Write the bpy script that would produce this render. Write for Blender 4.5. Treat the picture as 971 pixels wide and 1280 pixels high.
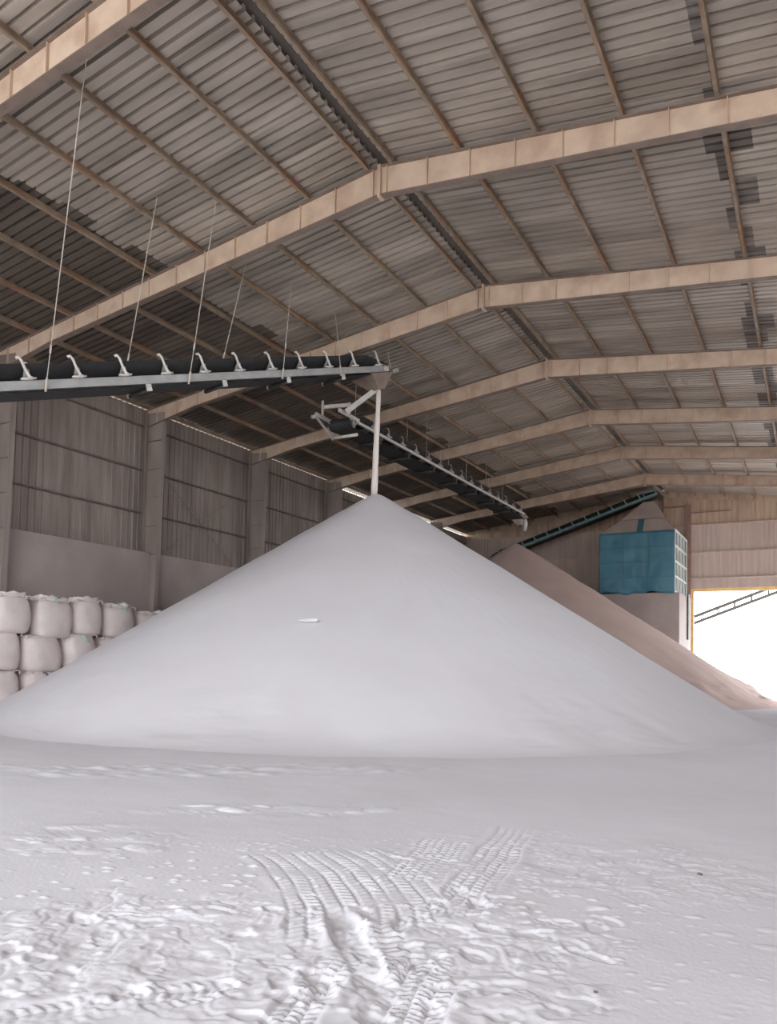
import bpy, math, random
import numpy as np
from mathutils import Vector, Matrix

for o in list(bpy.data.objects):
    bpy.data.objects.remove(o, do_unlink=True)
SC = bpy.context.scene
COL = SC.collection

# ------------------------------------------------------------------ camera
cam_d = bpy.data.cameras.new('camera')
cam_d.sensor_fit = 'VERTICAL'
cam_d.sensor_height = 36.0
cam_d.lens = 957.04 * 36.0 / 1280.0
cam_d.shift_y = 150.0 / 1280.0
cam_d.clip_end = 600
cam = bpy.data.objects.new('camera', cam_d)
COL.objects.link(cam)
cr = Vector((0.87326257, 0.48687111, 0.01920967))
cu = Vector((0.00256393, -0.04401571, 0.99902755))
cw = Vector((-0.48724318, 0.87236411, 0.03968558))
cam.matrix_world = Matrix(((cr.x, cu.x, -cw.x, 0.0), (cr.y, cu.y, -cw.y, 0.0), (cr.z, cu.z, -cw.z, 1.6), (0, 0, 0, 1)))
SC.camera = cam

# ------------------------------------------------------------------ light and exposure
world = bpy.data.worlds.new('overcast_sky')
SC.world = world
world.use_nodes = True
bg = world.node_tree.nodes['Background']
bg.inputs['Color'].default_value = (0.91, 0.94, 1.0, 1)
bg.inputs['Strength'].default_value = 7.5
SC.view_settings.view_transform = 'Standard'
SC.view_settings.look = 'None'
SC.view_settings.gamma = 1.0
SC.view_settings.use_curve_mapping = False
SC.view_settings.exposure = 0.0
SC.cycles.max_bounces = 10
SC.cycles.diffuse_bounces = 6
SC.cycles.use_denoising = True


def portal(name, loc, rot, sx, sy):
    d = bpy.data.lights.new(name, 'AREA')
    d.shape = 'RECTANGLE'
    d.size, d.size_y = sx, sy
    d.cycles.is_portal = True
    o = bpy.data.objects.new(name, d)
    COL.objects.link(o)
    o.location, o.rotation_euler = loc, rot
    return o


# ------------------------------------------------------------------ building numbers
XL, XR, XM = -21.77, 5.10, -8.335          # wall lines and ridge
ZT, SL = 12.48, 0.12709                    # top of rafter web at the ridge, roof slope
Y0, BAY = 14.184, 6.0
YF, YG = Y0 - 4.15 * BAY, Y0 + 6 * BAY                # open front end, back gable
HALF = XM - XL
PUR = 0.15                                 # purlin depth
ROOF_UP = PUR + 0.03
random.seed(7)
np.random.seed(7)

portal('front_opening_portal', ((XL + XR) / 2, YF - 0.05, 5.6), (math.radians(90), 0, 0), XR - XL, 11.5)
portal('back_door_portal', (-2.6, YG + 0.6, 3.3), (math.radians(-90), 0, 0), 8.2, 6.5)
# open bay added to the unseen right-hand wall to let in light
LIGHT_BAYS = [(Y0 + 3.6 * BAY, Y0 + 5.7 * BAY)]
RBZ = 6.5
# open strip under its eave, also added to even the light on the pile
CLY, CLZ = (Y0 - BAY, Y0 + 2.5 * BAY), 8.0
portal('added_eave_portal', (XR + 0.3, (CLY[0] + CLY[1]) / 2, 9.4), (0, math.radians(90), 0), 2.8, CLY[1] - CLY[0])
for a_, b_ in LIGHT_BAYS:
    portal('added_bay_portal', (XR + 0.3, (a_ + b_) / 2, RBZ / 2), (0, math.radians(90), 0), RBZ, b_ - a_)


# ------------------------------------------------------------------ materials
def lin(c):
    return tuple(((v / 255) / 12.92 if v / 255 <= 0.04045 else ((v / 255 + 0.055) / 1.055) ** 2.4) for v in c)


def material(name, c1, c2, scale=3.0, rough=0.7, metallic=0.0, stretch=(1, 1, 1), detail=4.0, stain=None, stain_scale=0.6,
             stain_amount=0.5, stain_stretch=(1, 1, 1), bump=0.0, bump_scale=40.0, rand=0.0, lo=0.35, hi=0.65):
    m = bpy.data.materials.new(name)
    m.use_nodes = True
    nt = m.node_tree
    N, L = nt.nodes, nt.links
    b = N['Principled BSDF']
    b.inputs['Roughness'].default_value = rough
    b.inputs['Metallic'].default_value = metallic
    tc = N.new('ShaderNodeTexCoord')
    oi = N.new('ShaderNodeObjectInfo')
    mul = N.new('ShaderNodeMath'); mul.operation = 'MULTIPLY'; mul.inputs[1].default_value = 37.0
    L.new(oi.outputs['Random'], mul.inputs[0])
    add = N.new('ShaderNodeVectorMath'); add.operation = 'ADD'
    L.new(tc.outputs['Object'], add.inputs[0]); L.new(mul.outputs[0], add.inputs[1])

    def noise(sc, st, det):
        mp = N.new('ShaderNodeMapping'); mp.inputs['Scale'].default_value = st
        L.new(add.outputs[0], mp.inputs['Vector'])
        n = N.new('ShaderNodeTexNoise'); n.inputs['Scale'].default_value = sc; n.inputs['Detail'].default_value = det
        L.new(mp.outputs[0], n.inputs['Vector'])
        return n

    def ramp(src, lo_, hi_):
        r = N.new('ShaderNodeMapRange'); r.inputs['From Min'].default_value = lo_; r.inputs['From Max'].default_value = hi_
        L.new(src, r.inputs['Value'])
        return r.outputs['Result']
    n1 = noise(scale, stretch, detail)
    mx = N.new('ShaderNodeMix'); mx.data_type = 'RGBA'
    mx.inputs['A'].default_value = (*c1, 1); mx.inputs['B'].default_value = (*c2, 1)
    L.new(ramp(n1.outputs['Fac'], lo, hi), mx.inputs['Factor'])
    out = mx.outputs['Result']
    if stain:
        n2 = noise(stain_scale, stain_stretch, 6.0)
        fac = N.new('ShaderNodeMath'); fac.operation = 'MULTIPLY'; fac.inputs[1].default_value = stain_amount
        L.new(ramp(n2.outputs['Fac'], 0.48, 0.68), fac.inputs[0])
        m2 = N.new('ShaderNodeMix'); m2.data_type = 'RGBA'
        L.new(fac.outputs[0], m2.inputs['Factor']); L.new(out, m2.inputs['A']); m2.inputs['B'].default_value = (*stain, 1)
        out = m2.outputs['Result']
    if rand:
        mr = N.new('ShaderNodeMapRange'); mr.inputs['To Min'].default_value = 1 - rand; mr.inputs['To Max'].default_value = 1 + rand
        L.new(oi.outputs['Random'], mr.inputs['Value'])
        hv = N.new('ShaderNodeHueSaturation'); L.new(mr.outputs[0], hv.inputs['Value']); L.new(out, hv.inputs['Color'])
        out = hv.outputs['Color']
    L.new(out, b.inputs['Base Color'])
    if bump:
        n3 = noise(bump_scale, (1, 1, 1), 6.0)
        bp = N.new('ShaderNodeBump'); bp.inputs['Strength'].default_value = bump; bp.inputs['Distance'].default_value = 0.02
        L.new(n3.outputs['Fac'], bp.inputs['Height']); L.new(bp.outputs[0], b.inputs['Normal'])
    return m


M = {}
M['cream'] = material('cream_painted_steel', (0.68, 0.535, 0.405), (0.58, 0.44, 0.335), 2.2, 0.55, stain=(0.42, 0.27, 0.19), stain_scale=1.6, stain_amount=0.6, rand=0.04)
M['flange'] = material('dark_brown_steel', (0.27, 0.205, 0.165), (0.20, 0.15, 0.12), 3.0, 0.6)  # flanges coloured a darker brown than the cream webs
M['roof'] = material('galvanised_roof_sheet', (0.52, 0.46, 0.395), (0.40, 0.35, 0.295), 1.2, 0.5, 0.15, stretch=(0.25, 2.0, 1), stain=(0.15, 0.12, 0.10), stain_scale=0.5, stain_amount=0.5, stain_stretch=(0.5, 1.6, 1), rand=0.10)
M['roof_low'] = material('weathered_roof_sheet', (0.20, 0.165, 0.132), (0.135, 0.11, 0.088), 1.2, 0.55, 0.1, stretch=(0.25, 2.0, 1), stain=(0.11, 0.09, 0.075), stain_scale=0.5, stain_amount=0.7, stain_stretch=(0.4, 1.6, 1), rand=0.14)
M['roof_lap'] = material('stained_lap_sheet', (0.20, 0.17, 0.15), (0.12, 0.10, 0.085), 1.6, 0.6, stretch=(0.6, 2.5, 1), stain=(0.34, 0.30, 0.27), stain_scale=1.2, stain_amount=0.8, stain_stretch=(0.6, 2.5, 1), rand=0.15)
M['ridge'] = material('ridge_cap_sheet', (0.13, 0.11, 0.095), (0.09, 0.075, 0.065), 2.0, 0.6)
M['purlin'] = material('purlin_steel', (0.38, 0.295, 0.215), (0.26, 0.195, 0.14), 3.0, 0.6, stain=(0.33, 0.14, 0.06), stain_scale=1.2, stain_amount=0.6, stain_stretch=(1, 0.5, 1), rand=0.08)
M['wall_sheet'] = material('wall_cladding_sheet', (0.335, 0.28, 0.25), (0.255, 0.21, 0.185), 1.5, 0.6, stretch=(1, 3, 0.25), stain=(0.16, 0.125, 0.105), stain_scale=0.8, stain_amount=0.5, stain_stretch=(1, 3, 0.3), rand=0.08)
M['girt'] = material('girt_steel', (0.19, 0.15, 0.13), (0.13, 0.10, 0.09), 3.0, 0.6)
M['concrete'] = material('dusty_concrete', (0.43, 0.37, 0.345), (0.37, 0.315, 0.29), 0.9, 0.85, stain=(0.30, 0.25, 0.235), stain_scale=0.35, stain_amount=0.5, bump=0.15, bump_scale=18)
M['gable'] = material('gable_cladding_sheet', (0.57, 0.455, 0.395), (0.52, 0.41, 0.355), 1.4, 0.6, stretch=(3, 1, 0.3), stain=(0.43, 0.32, 0.26), stain_scale=0.7, stain_amount=0.45, stain_stretch=(3, 1, 0.3), rand=0.04)
M['gable_top'] = material('gable_ochre_sheet', (0.56, 0.43, 0.32), (0.47, 0.34, 0.25), 1.4, 0.6, stretch=(3, 1, 0.3), stain=(0.36, 0.22, 0.14), stain_scale=0.7, stain_amount=0.6, stain_stretch=(3, 1, 0.3), rand=0.05)
M['sand'] = material('white_silica_sand', (0.70, 0.685, 0.71), (0.655, 0.635, 0.655), 0.35, 0.95, detail=5, bump=0.12, bump_scale=30)
M['floor'] = material('dusty_sand_floor', (0.735, 0.725, 0.76), (0.685, 0.675, 0.705), 0.5, 0.95, detail=6, bump=0.12, bump_scale=30)
M['sand2'] = material('pinkish_sand', (0.60, 0.46, 0.415), (0.54, 0.405, 0.365), 0.5, 0.95, detail=5, bump=0.2, bump_scale=20)
M['stream'] = material('falling_sand', (0.80, 0.74, 0.68), (0.70, 0.63, 0.57), 3.0, 0.95, stretch=(6, 6, 0.6))
M['bag'] = material('woven_bag', (0.78, 0.70, 0.675), (0.69, 0.61, 0.585), 2.0, 0.8, stain=(0.60, 0.51, 0.48), stain_scale=1.5, stain_amount=0.5, bump=0.2, bump_scale=30, rand=0.05)
M['bag_tie'] = material('mint_strap', (0.42, 0.66, 0.58), (0.34, 0.55, 0.48), 5.0, 0.7)
M['strap'] = material('pale_strap', (0.74, 0.70, 0.66), (0.60, 0.56, 0.53), 5.0, 0.7)
M['dark_strap'] = material('dark_strap', (0.13, 0.11, 0.11), (0.09, 0.08, 0.08), 5.0, 0.7)
M['belt'] = material('rubber_belt', (0.022, 0.022, 0.024), (0.035, 0.034, 0.034), 4.0, 0.75)
M['grey_steel'] = material('light_grey_paint', (0.42, 0.43, 0.42), (0.33, 0.335, 0.325), 3.0, 0.5, stain=(0.32, 0.28, 0.25), stain_scale=2.0, stain_amount=0.5)
M['pale_steel'] = material('dusty_white_paint', (0.68, 0.65, 0.60), (0.55, 0.52, 0.48), 4.0, 0.55)
M['roller'] = material('dusty_roller', (0.34, 0.32, 0.31), (0.22, 0.21, 0.20), 6.0, 0.5)
M['dark_roller'] = material('dark_roller', (0.05, 0.048, 0.046), (0.035, 0.034, 0.033), 6.0, 0.6)
M['rod'] = material('hanger_rod', (0.55, 0.50, 0.43), (0.42, 0.37, 0.31), 4.0, 0.5)
M['tan_steel'] = material('dusty_tan_paint', (0.50, 0.42, 0.35), (0.38, 0.31, 0.26), 4.0, 0.6)
M['teal_steel'] = material('teal_painted_steel', (0.17, 0.36, 0.38), (0.12, 0.28, 0.30), 4.0, 0.5)
M['tarp'] = material('teal_tarpaulin', (0.045, 0.19, 0.265), (0.038, 0.16, 0.225), 1.2, 0.45, stain=(0.10, 0.23, 0.275), stain_scale=0.8, stain_amount=0.5)
M['bin_roof'] = material('dusty_bin_roof', (0.56, 0.47, 0.43), (0.47, 0.39, 0.35), 1.2, 0.7)
M['white_steel'] = material('white_lattice_paint', (0.80, 0.80, 0.76), (0.72, 0.72, 0.68), 4.0, 0.5)
M['screen'] = material('grey_green_screen', (0.30, 0.36, 0.35), (0.24, 0.30, 0.29), 3.0, 0.7)
M['yellow'] = material('yellow_steel', (0.80, 0.55, 0.20), (0.70, 0.46, 0.16), 3.0, 0.5)  # warm yellow for the door header and jambs
M['brown'] = material('brown_steel_post', (0.30, 0.18, 0.14), (0.22, 0.13, 0.10), 3.0, 0.6)
M['pebble'] = material('dark_pebble', (0.16, 0.14, 0.13), (0.10, 0.09, 0.08), 20.0, 0.8)
M['scrap'] = material('white_plastic_scrap', (0.90, 0.90, 0.90), (0.86, 0.86, 0.87), 5.0, 0.35)
M['yard_steel'] = material('dark_grey_steel', (0.085, 0.085, 0.08), (0.06, 0.06, 0.055), 3.0, 0.6)
M['ground'] = material('pale_yard_ground', (0.62, 0.59, 0.55), (0.52, 0.49, 0.45), 0.3, 0.95)


# ------------------------------------------------------------------ mesh helpers
class MB:
    def __init__(self):
        self.v, self.f = [], []

    def add(self, vs, fs):
        n = len(self.v)
        self.v += [tuple(p) for p in vs]
        self.f += [tuple(i + n for i in f) for f in fs]
        return self

    def box(self, x0, x1, y0, y1, z0, z1):
        return self.add([(x, y, z) for z in (z0, z1) for y in (y0, y1) for x in (x0, x1)],
                        [(0, 2, 3, 1), (4, 5, 7, 6), (0, 1, 5, 4), (2, 6, 7, 3), (0, 4, 6, 2), (1, 3, 7, 5)])

    def beam(self, a, b, w, h, up=(0, 0, 1)):
        """a bar of section w x h from point a to point b"""
        a, b = Vector(a), Vector(b)
        d = (b - a).normalized()
        s = d.cross(Vector(up))
        if s.length < 1e-4:
            s = d.cross(Vector((1, 0, 0)))
        s.normalize()
        u = s.cross(d)
        vs = []
        for p in (a, b):
            for i, j in ((-1, -1), (1, -1), (1, 1), (-1, 1)):
                vs.append(p + s * (i * w / 2) + u * (j * h / 2))
        return self.add(vs, [(0, 1, 2, 3), (7, 6, 5, 4), (0, 4, 5, 1), (1, 5, 6, 2), (2, 6, 7, 3), (3, 7, 4, 0)])

    def tube(self, pts, r, n=8):
        """a round tube through pts; r a number or one per point"""
        pts = [Vector(p) for p in pts]
        rs = r if isinstance(r, (list, tuple)) else [r] * len(pts)
        vs, fs = [], []
        prev = None
        for i, p in enumerate(pts):
            d = (pts[min(i + 1, len(pts) - 1)] - pts[max(i - 1, 0)]).normalized()
            if prev is None:
                s = d.cross(Vector((0, 0, 1)))
                if s.length < 1e-3:
                    s = d.cross(Vector((1, 0, 0)))
            else:
                s = prev - d * prev.dot(d)
            s.normalize(); prev = s
            u = s.cross(d)
            for k in range(n):
                a = 2 * math.pi * k / n
                vs.append(p + s * (rs[i] * math.cos(a)) + u * (rs[i] * math.sin(a)))
        for i in range(len(pts) - 1):
            for k in range(n):
                a, b = i * n + k, i * n + (k + 1) % n
                fs.append((a, b, b + n, a + n))
        fs.append(tuple(range(n - 1, -1, -1)))
        e = (len(pts) - 1) * n
        fs.append(tuple(range(e, e + n)))
        return self.add(vs, fs)

    def prism(self, poly, y0, y1):
        """polygon in xz swept along y"""
        n = len(poly)
        vs = [(x, y0, z) for x, z in poly] + [(x, y1, z) for x, z in poly]
        fs = [tuple(range(n)), tuple(range(2 * n - 1, n - 1, -1))]
        for i in range(n):
            j = (i + 1) % n
            fs.append((i, i + n, j + n, j))
        return self.add(vs, fs)

    def mesh(self, name, mat, smooth=False):
        me = bpy.data.meshes.new(name)
        me.from_pydata(self.v, [], self.f)
        me.validate()
        me.materials.append(mat)
        if smooth:
            me.polygons.foreach_set('use_smooth', [True] * len(me.polygons))
        me.update()
        return me

    def build(self, name, mat, parent=None, smooth=False, loc=None):
        return link(name, self.mesh(name, mat, smooth), parent, loc)


def link(name, me, parent=None, loc=None):
    o = bpy.data.objects.new(name, me)
    COL.objects.link(o)
    if parent:
        o.parent = parent
    if loc is not None:
        o.location = loc
    return o


def empty(name, loc=(0, 0, 0)):
    o = bpy.data.objects.new(name, None)
    COL.objects.link(o)
    o.location = loc
    o.empty_display_size = 0.2
    return o


def tag(o, label, cat, group=None):
    o['label'] = label
    o['category'] = cat
    if group:
        o['group'] = group
    return o


def structure(o, label=None, cat=None):
    o['kind'] = 'structure'
    if label:
        o['label'] = label
    if cat:
        o['category'] = cat
    return o


# ------------------------------------------------------------------ numpy noise
def vnoise(x, y, seed=0):
    xi, yi = np.floor(x).astype(np.int64), np.floor(y).astype(np.int64)
    xf, yf = x - xi, y - yi
    u, v = xf * xf * xf * (xf * (xf * 6 - 15) + 10), yf * yf * yf * (yf * (yf * 6 - 15) + 10)

    def grad(ix, iy, dx, dy):
        h = (ix * 374761393 + iy * 668265263 + seed * 1442695041) & 0x7fffffff
        h = ((h ^ (h >> 13)) * 1274126177) & 0x7fffffff
        a = ((h ^ (h >> 16)) & 0xffff) / 65536.0 * 2 * np.pi
        return np.cos(a) * dx + np.sin(a) * dy
    n00, n10 = grad(xi, yi, xf, yf), grad(xi + 1, yi, xf - 1, yf)
    n01, n11 = grad(xi, yi + 1, xf, yf - 1), grad(xi + 1, yi + 1, xf - 1, yf - 1)
    return ((n00 * (1 - u) + n10 * u) * (1 - v) + (n01 * (1 - u) + n11 * u) * v) * 1.5


def fbm(x, y, octv=4, seed=0):
    s, a = 0, 1.0
    for k in range(octv):
        s = s + a * vnoise(x * 2 ** k, y * 2 ** k, seed + k * 17)
        a *= 0.5
    return s


def sstep(a, b, x):
    t = np.clip((x - a) / (b - a), 0, 1)
    return t * t * (3 - 2 * t)


def grid_mesh(name, X, Y, Z, mat, wrap=False):
    ny, nx = X.shape
    co = np.stack([X, Y, Z], -1).reshape(-1, 3).astype(np.float32)
    i = np.arange(ny * nx).reshape(ny, nx)
    if wrap:
        i = np.concatenate([i, i[:, :1]], 1)
    q = np.stack([i[:-1, :-1], i[:-1, 1:], i[1:, 1:], i[1:, :-1]], -1).reshape(-1, 4).astype(np.int32)
    me = bpy.data.meshes.new(name)
    me.vertices.add(len(co)); me.vertices.foreach_set('co', co.ravel())
    me.loops.add(q.size); me.loops.foreach_set('vertex_index', q.ravel())
    me.polygons.add(len(q))
    me.polygons.foreach_set('loop_start', np.arange(0, q.size, 4, dtype=np.int32))
    me.polygons.foreach_set('loop_total', np.full(len(q), 4, dtype=np.int32))
    me.polygons.foreach_set('use_smooth', np.ones(len(q), dtype=bool))
    me.update(calc_edges=True)
    me.validate()
    me.materials.append(mat)
    return me


# ------------------------------------------------------------------ floor
def seg_track(x, y, p, q):
    """along / across coordinates of the strip from p to q"""
    dx, dy = q[0] - p[0], q[1] - p[1]
    L = math.hypot(dx, dy)
    ux, uy = dx / L, dy / L
    return (x - p[0]) * ux + (y - p[1]) * uy, -(x - p[0]) * uy + (y - p[1]) * ux, L


def tread(x, y, p, q, width, depth, lug, ribs=4, pitch=0.06, angle=35, bend=0.0, seed=1, dash=1.0, edge=0.6):
    """a pressed strip with lengthwise ribs broken into slanted blocks, pushed-up edges and patchy wear"""
    s, t, L = seg_track(x, y, p, q)
    t = t - bend * (s / L) * (1 - s / L) * 4 + 0.025 * vnoise(x * 2.1, y * 2.1, seed)
    at = np.abs(t)
    hw = width / 2
    ends = sstep(-0.10, 0.12, s + 0.15 * vnoise(t * 9, s * 0 + seed, seed)) * sstep(L + 0.10, L - 0.12, s + 0.15 * vnoise(t * 9, s * 0 + 3.3, seed))
    m = ends * sstep(hw + 0.02, hw - 0.015, at)
    wear = sstep(-0.45, 0.1, vnoise(x * 2.6, y * 2.6, seed + 5))
    u = (t + hw) / width * ribs
    k = np.floor(u)
    fu = u - k
    rib = sstep(0.03, 0.15, fu) * sstep(0.97, 0.85, fu)
    sg = np.where(k % 2 == 0, 1.0, -1.0)
    ph = (s + sg * t * math.tan(math.radians(angle))) / pitch + 0.37 * k
    blk = sstep(-0.85, -0.35, np.sin(2 * np.pi * ph))
    blk = 1 - dash + dash * blk
    rim = sstep(hw - 0.02, hw + 0.03, at) * sstep(hw + 0.12, hw + 0.03, at) * ends
    return (m * (-depth + lug * rib * blk) + rim * depth * edge) * (0.25 + 0.75 * wear)


def blob(x, y, cx, cy, rx, ry, rot=0.0, soft=0.35):
    c, s = math.cos(rot), math.sin(rot)
    u, v = ((x - cx) * c + (y - cy) * s) / rx, (-(x - cx) * s + (y - cy) * c) / ry
    return sstep(1 + soft, 1 - soft, np.sqrt(u * u + v * v))


def scarps(x, y, sc, seed, sharp=0.05):
    """flat-topped lumps with crumbled edges"""
    wx, wy = 0.35 * fbm(x * sc * 0.7, y * sc * 0.7, 3, seed + 3), 0.35 * fbm(x * sc * 0.7 + 9, y * sc * 0.7, 3, seed + 4)
    n = vnoise(x * sc + wx, y * sc + wy, seed) + 0.25 * vnoise(x * sc * 2.7 + wx, y * sc * 2.7, seed + 1)
    crack = np.exp(-(n / 0.03) ** 2) + 0.7 * np.exp(-((n - 0.26) / 0.03) ** 2)
    return -0.8 * crack + 0.6 * sstep(-0.02, sharp, n) + 0.4 * sstep(0.24, 0.24 + sharp, n) - 0.5 * sstep(-0.3, -0.3 - sharp, n) + 0.5 * n


def clods(x, y, cell, keep, seed):
    """sparse small lumps, one at most per cell"""
    cx, cy = np.floor(x / cell), np.floor(y / cell)
    out = np.zeros_like(x)
    for dx in (-1, 0, 1):
        for dy in (-1, 0, 1):
            ix, iy = (cx + dx).astype(np.int64), (cy + dy).astype(np.int64)
            h = (ix * 73856093 ^ iy * 19349663 ^ (seed * 83492791)) & 0x7fffffff
            h = ((h ^ (h >> 13)) * 1274126177) & 0x7fffffff
            r1, r2, r3, r4 = (h & 255) / 255.0, ((h >> 8) & 255) / 255.0, ((h >> 16) & 127) / 127.0, ((h >> 5) & 255) / 255.0
            px, py = (ix + 0.2 + 0.6 * r1) * cell, (iy + 0.2 + 0.6 * r2) * cell
            rad = cell * (0.12 + 0.30 * r3)
            an = r4 * np.pi
            ux, uy = (x - px) * np.cos(an) + (y - py) * np.sin(an), -(x - px) * np.sin(an) + (y - py) * np.cos(an)
            d = np.sqrt((ux / 1.7) ** 2 + uy ** 2) / rad
            out = np.maximum(out, np.where(r2 * 0.37 + r4 * 0.63 < keep, rad * 0.55 * np.sqrt(np.clip(1 - d * d, 0, 1)), 0))
    return out


def print_dent(x, y, cx, cy, lx, ly, rot, depth):
    """a shoe-sized hollow with a pushed-up lip"""
    c, s = math.cos(rot), math.sin(rot)
    w = 0.03 * vnoise(x * 11, y * 11, 15)
    x, y = x + w, y - w
    d = np.sqrt((((x - cx) * c + (y - cy) * s) / lx) ** 2 + ((-(x - cx) * s + (y - cy) * c) / ly) ** 2)
    return -depth * sstep(1.0, 0.72, d) + depth * 0.22 * sstep(0.9, 1.05, d) * sstep(1.5, 1.1, d)


PRINTS = []
_r = random.Random(4)
for _k in range(95):
    if _k < 50:
        _u, _v = _r.uniform(-1, 1), _r.uniform(-1, 1)
        _p = (-3.15 + 1.15 * _u * 0.82 - 0.75 * _v * 0.5, 3.15 + 1.15 * _u * 0.57 + 0.75 * _v * 0.8)
    else:
        _p = (_r.uniform(-2.35, -1.05), _r.uniform(2.7, 5.1))
    PRINTS.append((_p[0], _p[1], _r.uniform(0.08, 0.19), _r.uniform(0.045, 0.085), _r.uniform(0, 3.1), _r.uniform(0.005, 0.013)))


def floor_height(x, y):
    z = 0.020 * fbm(x * 0.22, y * 0.22, 3, 3) + 0.004 * fbm(x * 1.3, y * 1.3, 3, 9)
    near = ((x > -6.8) & (x < 1.5) & (y > 1.2) & (y < 9.0))
    if near.any():
        xn, yn = x[near], y[near]
        ragged = 0.35 * fbm(xn * 1.7, yn * 1.7, 3, 77)
        left = blob(xn + ragged, yn - ragged, -3.35, 3.05, 1.45, 0.95, 0.6, 0.22)
        mid = blob(xn + ragged, yn + ragged, -1.72, 3.95, 0.72, 1.25, 0.12, 0.22)
        rough = np.clip(left + mid, 0, 1)
        zz = rough * (0.0075 * scarps(xn, yn, 2.4, 31) + 0.0036 * scarps(xn, yn, 5.5, 37, 0.08) + 0.0010 * fbm(xn * 16, yn * 16, 2, 41))
        for pr_ in PRINTS:
            zz = zz + print_dent(xn, yn, *pr_)
        # tyre prints
        zz = zz + tread(xn, yn, (-3.68, 5.38), (-2.28, 3.98), 1.05, 0.0099, 0.0161, 9, 0.075, 20, 0.12, 51, 0.65)
        zz = zz + tread(xn, yn, (-2.02, 4.5), (-2.58, 7.3), 0.34, 0.0099, 0.0136, 4, 0.085, 30, 0.0, 53, 0.7)
        zz = zz + tread(xn, yn, (-2.60, 5.1), (-2.92, 6.4), 0.42, 0.0074, 0.0124, 6, 0.08, 25, 0.0, 55, 1.0)
        zz = zz + tread(xn, yn, (-1.95, 3.36), (-2.66, 4.16), 0.15, 0.0310, 0.0050, 2, 0.09, 30, 0.0, 57, 1.0, 0.9)
        zz = zz + tread(xn, yn, (-1.78, 3.46), (-2.36, 4.16), 0.20, 0.0062, 0.0174, 1, 0.065, 12, 0.0, 58, 1.0)
        zz = zz + tread(xn, yn, (-1.48, 2.3), (-1.78, 3.78), 0.36, 0.0186, 0.0161, 4, 0.045, 25, 0.0, 59, 0.8)
        zz = zz + tread(xn, yn, (-1.90, 2.3), (-2.26, 3.60), 0.22, 0.0149, 0.0149, 3, 0.05, 25, 0.0, 61, 0.8)
        zz = zz + tread(xn, yn, (-3.3, 1.9), (-2.5, 3.0), 0.26, 0.0112, 0.0124, 3, 0.06, 25, 0.0, 63, 0.8)
        # crumbs around the tracks
        crumb = np.clip(blob(xn, yn, -2.9, 4.2, 2.6, 1.9, 0.6, 0.4), 0, 1)
        zz = zz + crumb * 0.8 * clods(xn, yn, 0.055, 0.22, 5) + crumb * 0.6 * clods(xn, yn, 0.11, 0.10, 8) + 0.5 * blob(xn, yn, -1.6, 6.4, 1.5, 1.1, 0.3, 0.5) * clods(xn, yn, 0.08, 0.25, 6)
        zz = zz + 0.005 * blob(xn, yn, -1.3, 6.3, 1.2, 0.8, 0.3, 0.5) * scarps(xn, yn, 3.2, 91)
        z[near] = z[near] + zz
    far = ((x > -13) & (x < 1) & (y > 4) & (y < 12.5))
    if far.any():
        xf, yf = x[far], y[far]
        zz = np.zeros_like(xf)
        for (cx, cy, rx, ry, rot, keep, amp) in ((-8.0, 8.0, 3.4, 0.55, 0.66, 0.42, 0.010), (-5.6, 4.6, 0.75, 0.5, 0.6, 0.4, 0.010), (-5.2, 6.6, 1.5, 0.3, 0.66, 0.25, 0.006),
                                                 (-6.6, 9.6, 2.2, 0.35, 0.6, 0.30, 0.008)):
            b_ = blob(xf, yf, cx, cy, rx, ry, rot, 0.5)
            zz = zz + b_ * (0.5 * clods(xf, yf, 0.30, keep, int(-cx * 10)) + amp * scarps(xf, yf, 2.2, 95))
        z[far] = z[far] + zz
    return z


def spaced(lo, d0, d1, hi, fine, grow=1.12, cap=0.6):
    core = list(np.arange(d0, d1, fine))
    up, s, p = [], fine, core[-1]
    while p < hi:
        s = min(s * grow, cap); p += s; up.append(min(p, hi))
    dn, s, p = [], fine, core[0]
    while p > lo:
        s = min(s * grow, cap); p -= s; dn.append(max(p, lo))
    return np.array(dn[::-1] + core + up)


gx = spaced(XL - 0.2, -4.6, -0.3, XR + 0.2, 0.0125, 1.022, 0.5)
gy = spaced(YF, 2.2, 6.4, YG + 0.3, 0.0125, 1.022, 0.5)
GX, GY = np.meshgrid(gx, gy)
GZ = floor_height(GX, GY)
structure(link('floor', grid_mesh('floor', GX, GY, GZ, M['floor'])), 'white sand covered floor with tyre tracks and footprints', 'floor')
g = MB()
g.box(-250, 250, -250, YF, -0.4, -0.03).box(-250, 250, YG + 0.3, 300, -0.4, -0.03)
g.box(-250, XL - 0.2, YF, YG + 0.3, -0.4, -0.03).box(XR + 0.2, 250, YF, YG + 0.3, -0.4, -0.03)
structure(g.build('ground', M['ground']), 'pale bare yard outside the shed', 'ground')

# ------------------------------------------------------------------ roof: sheets, purlins, ridge cap
ceiling = structure(empty('ceiling', (0, 0, 0)), 'corrugated metal roof seen from below', 'ceiling')


def rib_profile(width, pitch, depth, flat=0.72):
    pts = []
    n = int(round(width / pitch))
    for k in range(n):
        b = k * pitch
        pts += [(b, 0), (b + pitch * flat, 0), (b + pitch * (flat + 0.04), depth), (b + pitch * 0.95, depth)]
    pts += [(width, 0), (width + pitch * 0.3, 0.004)]
    return pts


def roof_sheet(side, d0, d1, lift):
    pr = rib_profile(1.0, 0.25, 0.085, 0.68)
    mb = MB()
    vs = []
    for d in (d0, d1):
        for (y, h) in pr:
            vs.append((XM + side * d, y, ZT + ROOF_UP + lift - SL * d + h))
    n = len(pr)
    mb.add(vs, [(i, i + 1, i + 1 + n, i + n) for i in range(n - 1)])
    return mb


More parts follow.
